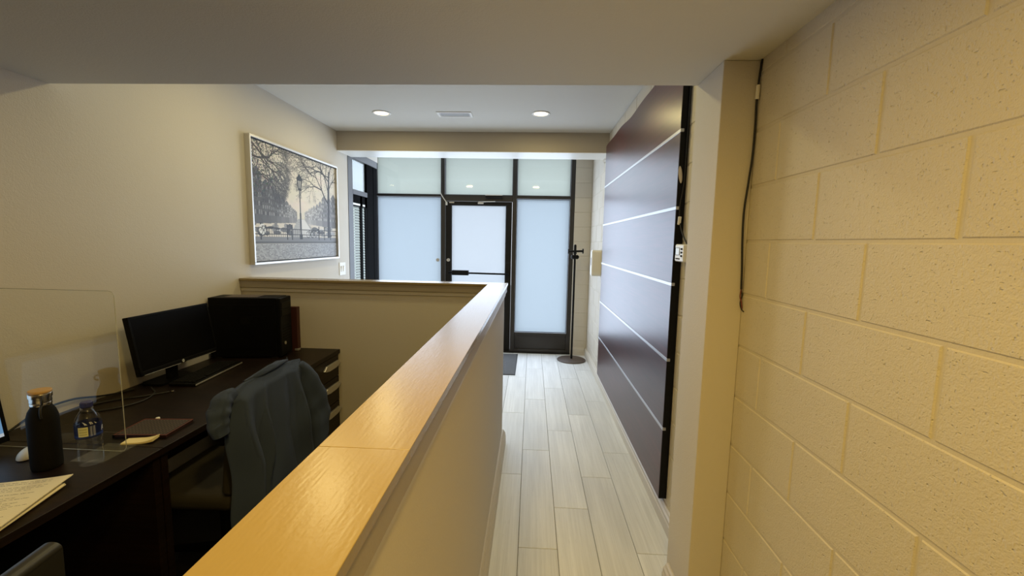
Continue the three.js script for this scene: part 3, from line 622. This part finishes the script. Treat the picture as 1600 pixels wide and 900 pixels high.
// bottles
{
  const t = thing('water_bottle', 'matte black insulated bottle with a bamboo lid on the desk', 'bottle', [-1.745, DY, -1.385]);
  obj('body', lathe([[0, 0], [.038, 0], [.041, .004], [.042, .012], [.042, .175], [.041, .195], [.036, .215], [.029, .228], [.027, .236], [.027, .242], [0, .242]]), M.blackMatte, t);
  obj('neck_ring', lathe([[.0275, .236], [.0285, .238], [.0285, .244], [.0275, .246]]), M.steel, t);
  const lid = obj('lid', lathe([[0, .246], [.026, .246], [.029, .249], [.0285, .262], [.031, .266], [.031, .278], [.029, .281], [0, .281]]), M.steel, t);
  obj('bamboo_disc', lathe([[0, .281], [.030, .281], [.031, .283], [.031, .289], [.029, .291], [0, .291]]), M.bamboo, lid);
  obj('carry_loop', [tube([[.031, .272, 0], [.046, .272, .004], [.052, .262, .006], [.048, .25, .006], [.038, .247, .004], [.030, .25, .002]], .003, 30, 8), tube([[-.030, .268, 0], [-.040, .268, 0], [-.044, .258, 0], [-.038, .25, 0], [-.029, .25, 0]], .003, 24, 8), tube([[.038, .25, .004], [.052, .235, .012], [.056, .215, .014], [.050, .200, .012]], .0035, 20, 8)], M.rubber, t);
  t.rotation.y = -.5;
}
{
  const t = thing('plastic_bottle', 'clear plastic drinks bottle with a dark blue cap and printed blue label', 'bottle', [-1.612, DY + .0036, -1.418]); t.scale.setScalar(1.1);
  obj('body', lathe([[0, .004], [.016, .002], [.026, 0], [.031, .004], [.033, .012], [.0325, .04], [.031, .05], [.033, .058], [.033, .066], [.031, .075], [.033, .085], [.0335, .095], [.0335, .147], [.031, .158], [.024, .174], [.015, .188], [.0125, .194], [.0125, .200]]), M.pet, t);
  const lab = canvasTex(512, 128, (c, w, h) => {
    c.fillStyle = '#0f1a4a'; c.fillRect(0, 0, w, h); c.fillStyle = '#233a86'; c.fillRect(0, 96, w, 20);
    c.fillStyle = '#d9d9a8'; c.fillRect(40, 18, 62, 88); c.fillStyle = '#b7b98a'; c.fillRect(46, 30, 50, 18); c.fillRect(46, 56, 50, 16); c.fillRect(46, 80, 50, 14);
    c.strokeStyle = '#c7cbe4'; for (let i = 0; i < 7; i++) { c.lineWidth = 1 + (i % 3); c.beginPath(); c.moveTo(110 + i * 6, 16); c.lineTo(110 + i * 6, 110); c.stroke(); }
    c.strokeStyle = '#e8ebf6'; c.lineWidth = 7; c.lineCap = 'round'; let x = 196; for (let i = 0; i < 6; i++) { c.beginPath(); c.moveTo(x, 84 - i * 3); c.quadraticCurveTo(x + 8, 30 + (i % 2) * 20, x + 20, 52 - i * 3); c.quadraticCurveTo(x + 4, 74, x + 26, 78 - i * 3); c.stroke(); x += 34; }
    c.fillStyle = '#4a66b8'; for (let k = 0; k < 4; k++) c.fillRect(410, 24 + k * 20, 80, 8);
  });
  lab.wrapS = THREE.RepeatWrapping; lab.offset.x = .07;
  const g = new THREE.CylinderGeometry(.0342, .0342, .046, 48, 1, true); g.translate(0, .121, 0);
  obj('label', g, std({ map: lab, roughness: .45, side: THREE.DoubleSide }), t);
  obj('cap', [lathe([[0, .196], [.0148, .196], [.0152, .199], [.0152, .211], [.014, .214], [0, .214]]), ...Array.from({ length: 24 }, (_, i) => T4(new THREE.BoxGeometry(.0012, .012, .0012), .0153 * Math.cos(i * Math.PI / 12), .205, .0153 * Math.sin(i * Math.PI / 12)))], M.blueCap, t);
  obj('neck_ring', lathe([[.0125, .190], [.0165, .191], [.0165, .1935], [.0125, .1945]]), M.pet, t);
}
// mouse
{
  const g = new THREE.SphereGeometry(1, 28, 18); const p = g.attributes.position; for (let i = 0; i < p.count; i++) if (p.getY(i) < 0) p.setY(i, p.getY(i) * .12);
  g.scale(.031, .030, .054); g.computeVertexNormals();
  const m = obj('computer_mouse', T4(g, 0, .0036, 0), M.ivory); m.position.set(-1.90, DY, -1.455); m.rotation.y = .5;
  tag(m, 'pale computer mouse half hidden behind the black bottle', 'mouse');
  obj('scroll_wheel', T4(new THREE.CylinderGeometry(.008, .008, .006, 18), 0, .026, -.03, 0, 0, Math.PI / 2), M.black, m);
}
// notebook, sticky pad, cap, papers
{
  const t = thing('planner_book', 'dark planner book with red edges and a printed grid beside the divider foot', 'book', [-1.630, DY, -1.705], .08); t.scale.set(.86, 1, .95);
  const tex = canvasTex(384, 256, (c, w, h) => { c.fillStyle = '#17110e'; c.fillRect(0, 0, w, h); c.fillStyle = '#574a3e'; for (let y = 0; y < 9; y++) for (let x = 0; x < 14; x++) c.fillRect(18 + x * 25, 20 + y * 25, 17, 15); c.strokeStyle = '#7c3426'; c.lineWidth = 7; c.strokeRect(4, 4, w - 8, h - 8); });
  obj('pages', bx(-.122, .124, .002, .011, -.083, .083, .001), M.red, t);
  obj('cover', [bx(-.128, .128, .011, .013, -.088, .088, .0008), bx(-.128, .128, 0, .002, -.088, .088, .0008), bx(-.128, -.124, .001, .012, -.088, .088, .0008)], M.black, t);
  obj('printed_face', T4(new THREE.BoxGeometry(.25, .0006, .17), 0, .0133, 0), std({ map: tex, roughness: .6 }), t);
}
{
  const t = thing('note_pad', 'pale yellow note pad with a curled corner lying before the dark planner', 'note pad', [-1.594, DY, -1.597], .22);
  const g = new THREE.BoxGeometry(.115, .006, .048, 16, 1, 8), p = g.attributes.position; for (let i = 0; i < p.count; i++) { const q = Math.max(0, p.getX(i) / .0575); p.setY(i, p.getY(i) + .003 + .012 * q * q * (p.getY(i) > 0 ? 1 : .6)); } g.computeVertexNormals();
  obj('sheets', g, M.yellow, t);
  obj('gum_edge', bx(-.0585, -.0573, .0005, .0055, -.0235, .0235, .0003), M.paper, t);
}
{ const m = obj('screw_cap', lathe([[0, 0], [.008, 0], [.0085, .002], [.0085, .010], [.007, .012], [0, .012]], 20), M.white); m.position.set(-1.705, DY, -1.80); tag(m, 'tiny white cap on the desk just behind the dark planner', 'cap'); }
{
  const page = (k) => canvasTex(512, 660, (c, w, h) => {
    let s = 31 + k * 97; const r = () => { s = (s * 1664525 + 1013904223) >>> 0; return s / 4294967296; };
    c.fillStyle = '#ece4c8'; c.fillRect(0, 0, w, h); c.strokeStyle = 'rgba(150,140,110,.35)'; c.lineWidth = 1; for (let y = 40; y < h; y += 26) { c.beginPath(); c.moveTo(0, y); c.lineTo(w, y); c.stroke(); }
    c.strokeStyle = '#4a4434'; c.lineWidth = 1.8; for (let y = 36; y < h - 30; y += 26) { if (r() < .2) continue; let x = 26 + r() * 40; const e = w - 40 - r() * 200; while (x < e) { const n = 12 + r() * 40; c.beginPath(); c.moveTo(x, y); for (let q = 0; q < n; q += 5) c.quadraticCurveTo(x + q + 2, y - 3 - r() * 9, x + q + 5, y + (r() - .5) * 5); c.stroke(); x += n + 12; } }
  });
  const mats = [page(0), page(1)].map((m) => std({ map: m, roughness: .85 }));
  const where = [[-1.630, -1.105, .34, 'bottom'], [-1.625, -1.120, .30, 'second'], [-1.615, -1.112, .27, 'third'], [-1.637, -1.135, .36, 'fourth'], [-1.627, -1.150, .31, 'topmost']];
  where.forEach(([x, z, a, word], i) => {
    const g = new THREE.BoxGeometry(.216, .0028, .279, 10, 1, 14), p = g.attributes.position;
    for (let k = 0; k < p.count; k++) p.setY(k, p.getY(k) + .0014 + (i === 4 ? .006 * Math.max(0, p.getX(k) / .108) ** 2 : 0)); g.computeVertexNormals();
    const m = obj('paper_sheet', g, i % 2 ? mats[0] : mats[1]); m.position.set(x, DY + i * .0031, z); m.rotation.y = a;
    tag(m, i === 4 ? 'topmost handwritten cream paper sheet of the stack on the near desk' : `${word} cream paper sheet from below in the handwritten stack on the near desk`, 'paper', 'handwritten papers on the near desk');
  });
}
// cables on the desk
{
  const c1 = obj('power_cable', tube([[-2.20, DY + .006, -1.62], [-2.19, DY + .05, -1.72], [-2.19, DY + .055, -1.86], [-2.20, DY + .02, -2.0], [-2.19, DY + .006, -2.08], [-2.16, DY + .006, -2.15]], .0048, 60), M.rubber);
  tag(c1, 'black power cable arching along the wall between the two monitors', 'cable');
  const c2 = obj('data_cable', tube([[-2.10, DY + .0045, -2.19], [-2.00, DY + .0045, -2.10], [-1.97, DY + .0045, -1.98], [-2.03, DY + .0045, -1.88], [-2.12, DY + .0045, -1.84], [-2.17, DY + .0045, -1.90], [-2.12, DY + .0045, -1.99], [-2.03, DY + .005, -2.05], [-1.94, DY + .006, -2.13]], .0042, 80), M.rubber);
  tag(c2, 'looped black data cable with a metal plug lying on the desk', 'cable');
  obj('plug', T4(bx(-.006, .006, -.004, .004, -.012, .012, .002), -1.935, DY + .006, -2.145, 0, .6), M.steel, c2);
}

// ---------------------------------------------------------------- office chairs
function officeChair(label, pos, ry, back) {                             // faces +z in its own frame
  const t = thing('office_chair', label, 'chair', pos, ry);
  const hub = obj('hub', lathe([[0, .06], [.035, .06], [.045, .075], [.045, .12], [.032, .13], [0, .13]], 24), M.black, t);
  for (let i = 0; i < 5; i++) {
    const a = i * Math.PI * 2 / 5 + .3, cx = Math.cos(a), cz = Math.sin(a);
    const leg = obj('leg', bar(V(cx * .03, .105, cz * .03), V(cx * .29, .073, cz * .29), .024, 12, .016), M.blackSatin, t);
    obj('caster', [T4(new THREE.CylinderGeometry(.026, .026, .016, 20), cx * .29 - cz * .013, .026, cz * .29 + cx * .013, Math.PI / 2, 0, 0), T4(new THREE.CylinderGeometry(.026, .026, .016, 20), cx * .29 + cz * .013, .026, cz * .29 - cx * .013, Math.PI / 2, 0, 0), bar(V(cx * .29, .03, cz * .29), V(cx * .29, .075, cz * .29), .007)], M.rubber, leg);
  }
  obj('gas_column', [cyl(.025, .025, .2, 0, .12, 0, 24), cyl(.016, .016, .14, 0, .30, 0, 24)], M.blackSatin, t);
  obj('mechanism', bx(-.08, .08, .405, .44, -.12, .10, .008), M.black, t);
  const seat = new RoundedBoxGeometry(.47, .075, .45, 5, .034), p = seat.attributes.position;
  for (let i = 0; i < p.count; i++) { const x = p.getX(i) / .235, z = p.getZ(i) / .225; p.setY(i, p.getY(i) - .014 * (1 - x * x) * (1 - z * z) - .02 * Math.max(0, z - .5)); }
  seat.computeVertexNormals(); obj('seat', metreUV(clean(seat.translate(0, .475, .02))), M.seat, t);
  const b = new RoundedBoxGeometry(back.w, back.h, .05, 6, .024), q = b.attributes.position;
  for (let i = 0; i < q.count; i++) { const x = q.getX(i) / (back.w / 2), y = q.getY(i) / back.h + .5; q.setX(i, q.getX(i) * (1 - back.taper * y * y * y)); q.setZ(i, q.getZ(i) + back.curve * x * x + .03 * Math.sin(y * 3)); q.setY(i, q.getY(i) - back.crown * (back.round ? Math.abs(x) ** 5 : x * x) * y); }
  b.computeVertexNormals(); b.rotateX(-.08); obj('backrest', metreUV(clean(b.translate(0, back.y + back.h / 2, -.235))), back.mat, t);
  obj('back_bracket', [tube([[0, .42, -.10], [0, .42, -.24], [0, .47, -.285], [0, .60, -.285], [0, back.y + .16, -.262]], .020, 30)], M.blackSatin, t);
  for (const s of [-1, 1]) if (back.arms) { obj('armrest', [tube([[s * .23, .45, .02], [s * .285, .46, .02], [s * .295, .55, .02], [s * .29, .655, .02]], .014, 24), bx(s * .29 - .035, s * .29 + .035, .655, .685, -.09, .13, .012, 3)], M.black, t); }
  return t;
}
officeChair('dark office chair at the far desk with a blue grey jacket over its back', [-1.455, 0, -1.865], -Math.PI / 2, { w: .46, h: .48, y: .505, taper: .08, curve: .035, crown: .015, mat: M.seat, arms: false });
officeChair('dark office chair cut off by the bottom left corner of the view', [-1.36, 0, -.74], -Math.PI / 2 + .15, { w: .44, h: .42, y: .47, taper: .12, curve: .06, crown: .10, round: true, mat: phys({ color: lin(.020, .019, .016), roughness: .42 }), arms: false });

// jacket over the chair back
{
  const t = thing('jacket', 'blue grey jacket draped over the back of the dark office chair', 'jacket', [-1.205, 0, -1.865]);
  const N = 96, R = 70, P = [];
  const smooth = (a, b, x) => { x = Math.min(1, Math.max(0, (x - a) / (b - a))); return x * x * (3 - 2 * x); };
  for (let j = 0; j <= R; j++) for (let i = 0; i <= N; i++) {
    const u = i / N, v = j / R;                                          // u: from the near side to the far side; v: over the back and down
    const top = 1.003 - .022 * (2 * u - 1) ** 2 - .012 * smooth(.2, 0, u);
    let x, y; const over = .16;
    if (v < over) { const a = (1 - v / over) * 1.25; x = -.045 * Math.sin(a) - .028 * (a / 1.25); y = top - .055 * (1 - Math.cos(a)) - .03 * (a / 1.25) ** 2; } else { const d = (v - over) / (1 - over); y = top - .002 - d * (.60 + .05 * Math.sin(u * 5 + .6)); x = .030 * smooth(0, .08, d) + .035 * d; }
    const d = Math.max(0, (v - over) / (1 - over)), amp = smooth(0, .55, d);
    const f = (c, w, k) => Math.exp(-(((u - c - k * d) / w) ** 2));
    x += amp * (.044 * f(.10, .06, .03) - .024 * f(.21, .035, .02) + .046 * f(.33, .028, -.12) - .018 * f(.40, .03, -.12) + .022 * f(.54, .10, .04) - .014 * f(.64, .025, .05) + .058 * f(.79, .05, .02) - .032 * f(.885, .03, .03) + .03 * f(.97, .035, 0)) + .003 * Math.sin(u * 23 + d * 5) * amp + .003 * Math.sin(d * 13 + u * 9) * amp;
    const w = .258 + .022 * d + .02 * Math.sin(d * 4 + 1) * d;
    x -= .075 * smooth(.10, -.03, u) * smooth(0, .10, d) + .04 * smooth(.93, 1.02, u) * smooth(0, .1, d);
    let z = (1 - 2 * u) * w + .012 * Math.sin(d * 9 + u * 4) * amp;
    z += .015 * d;
    P.push(x, y, z);
  }
  const idx = []; for (let j = 0; j < R; j++) for (let i = 0; i < N; i++) { const a = j * (N + 1) + i, b = a + 1, c = a + N + 1, e = c + 1; idx.push(a, c, b, b, c, e); }
  const g = new THREE.BufferGeometry(); g.setAttribute('position', new THREE.Float32BufferAttribute(P, 3)); g.setIndex(idx); g.computeVertexNormals();
  const nrm = g.attributes.normal, pos = g.attributes.position, P2 = [], K = (N + 1) * (R + 1);
  for (let i = 0; i < K; i++) P2.push(pos.getX(i) - nrm.getX(i) * .006, pos.getY(i) - nrm.getY(i) * .006, pos.getZ(i) - nrm.getZ(i) * .006);
  const all = [...idx]; for (let k = 0; k < idx.length; k += 3) all.push(K + idx[k], K + idx[k + 2], K + idx[k + 1]);
  const edge = []; for (let i = 0; i < N; i++) edge.push([i, i + 1]); for (let j = 0; j < R; j++) edge.push([j * (N + 1) + N, (j + 1) * (N + 1) + N]); for (let i = N; i > 0; i--) edge.push([R * (N + 1) + i, R * (N + 1) + i - 1]); for (let j = R; j > 0; j--) edge.push([j * (N + 1), (j - 1) * (N + 1)]);
  for (const [a, b] of edge) all.push(a, b, K + a, b, K + b, K + a);
  const G = new THREE.BufferGeometry(); G.setAttribute('position', new THREE.Float32BufferAttribute([...P, ...P2], 3)); G.setIndex(all); G.computeVertexNormals();
  obj('body', metreUV(clean(G)), M.jacket, t);
  const sleeve = (pts, rad, sd) => {
    const c = curve(pts), n = 44, m = 26, A = [], I = []; const fr = c.computeFrenetFrames(n, false);
    for (let j = 0; j <= n; j++) { const s = j / n, p = c.getPointAt(s), k = s * (rad.length - 1), q = Math.min(rad.length - 2, Math.floor(k)), r0 = rad[q] + (rad[q + 1] - rad[q]) * (k - q); for (let i = 0; i < m; i++) { const a = i / m * Math.PI * 2, r = r0 * (1 + .10 * Math.sin(a * 3 + s * 6 + sd) + .07 * Math.sin(s * 26 + Math.sin(a) * 2 + sd) * Math.sin(s * Math.PI)); const v = p.clone().addScaledVector(fr.normals[j], Math.cos(a) * r).addScaledVector(fr.binormals[j], Math.sin(a) * r); A.push(v.x, v.y, v.z); } }
    for (let j = 0; j < n; j++) for (let i = 0; i < m; i++) { const k = (i + 1) % m; I.push(j * m + i, j * m + k, (j + 1) * m + i, j * m + k, (j + 1) * m + k, (j + 1) * m + i); }
    const e = A.length / 3; const last = c.getPointAt(1); A.push(last.x, last.y + .02, last.z); for (let i = 0; i < m; i++) I.push(n * m + i, n * m + (i + 1) % m, e);
    const f = A.length / 3, first = c.getPointAt(0); A.push(first.x, first.y, first.z); for (let i = 0; i < m; i++) I.push((i + 1) % m, i, f);
    const h = new THREE.BufferGeometry(); h.setAttribute('position', new THREE.Float32BufferAttribute(A, 3)); h.setIndex(I); h.computeVertexNormals(); return metreUV(clean(h));
  };
  obj('sleeve', sleeve([[-.012, .975, .225], [-.02, .962, .265], [-.02, .915, .300], [-.018, .865, .315], [-.012, .825, .312]], [.02, .036, .040, .036, .030], 1), M.jacket, t);
  obj('sleeve', sleeve([[.02, .965, -.220], [.035, .92, -.245], [.06, .82, -.262], [.075, .72, -.272], [.085, .62, -.262], [.085, .50, -.25]], [.02, .048, .055, .056, .05, .046], 3), M.jacket, t);
  obj('collar', sleeve([[-.018, .992, .15], [.0, 1.006, .06], [.002, 1.010, -.05], [-.012, 1.0, -.16]], [.006, .014, .015, .006], 2), M.jacket, t);
}

renderer.render(scene, camera);
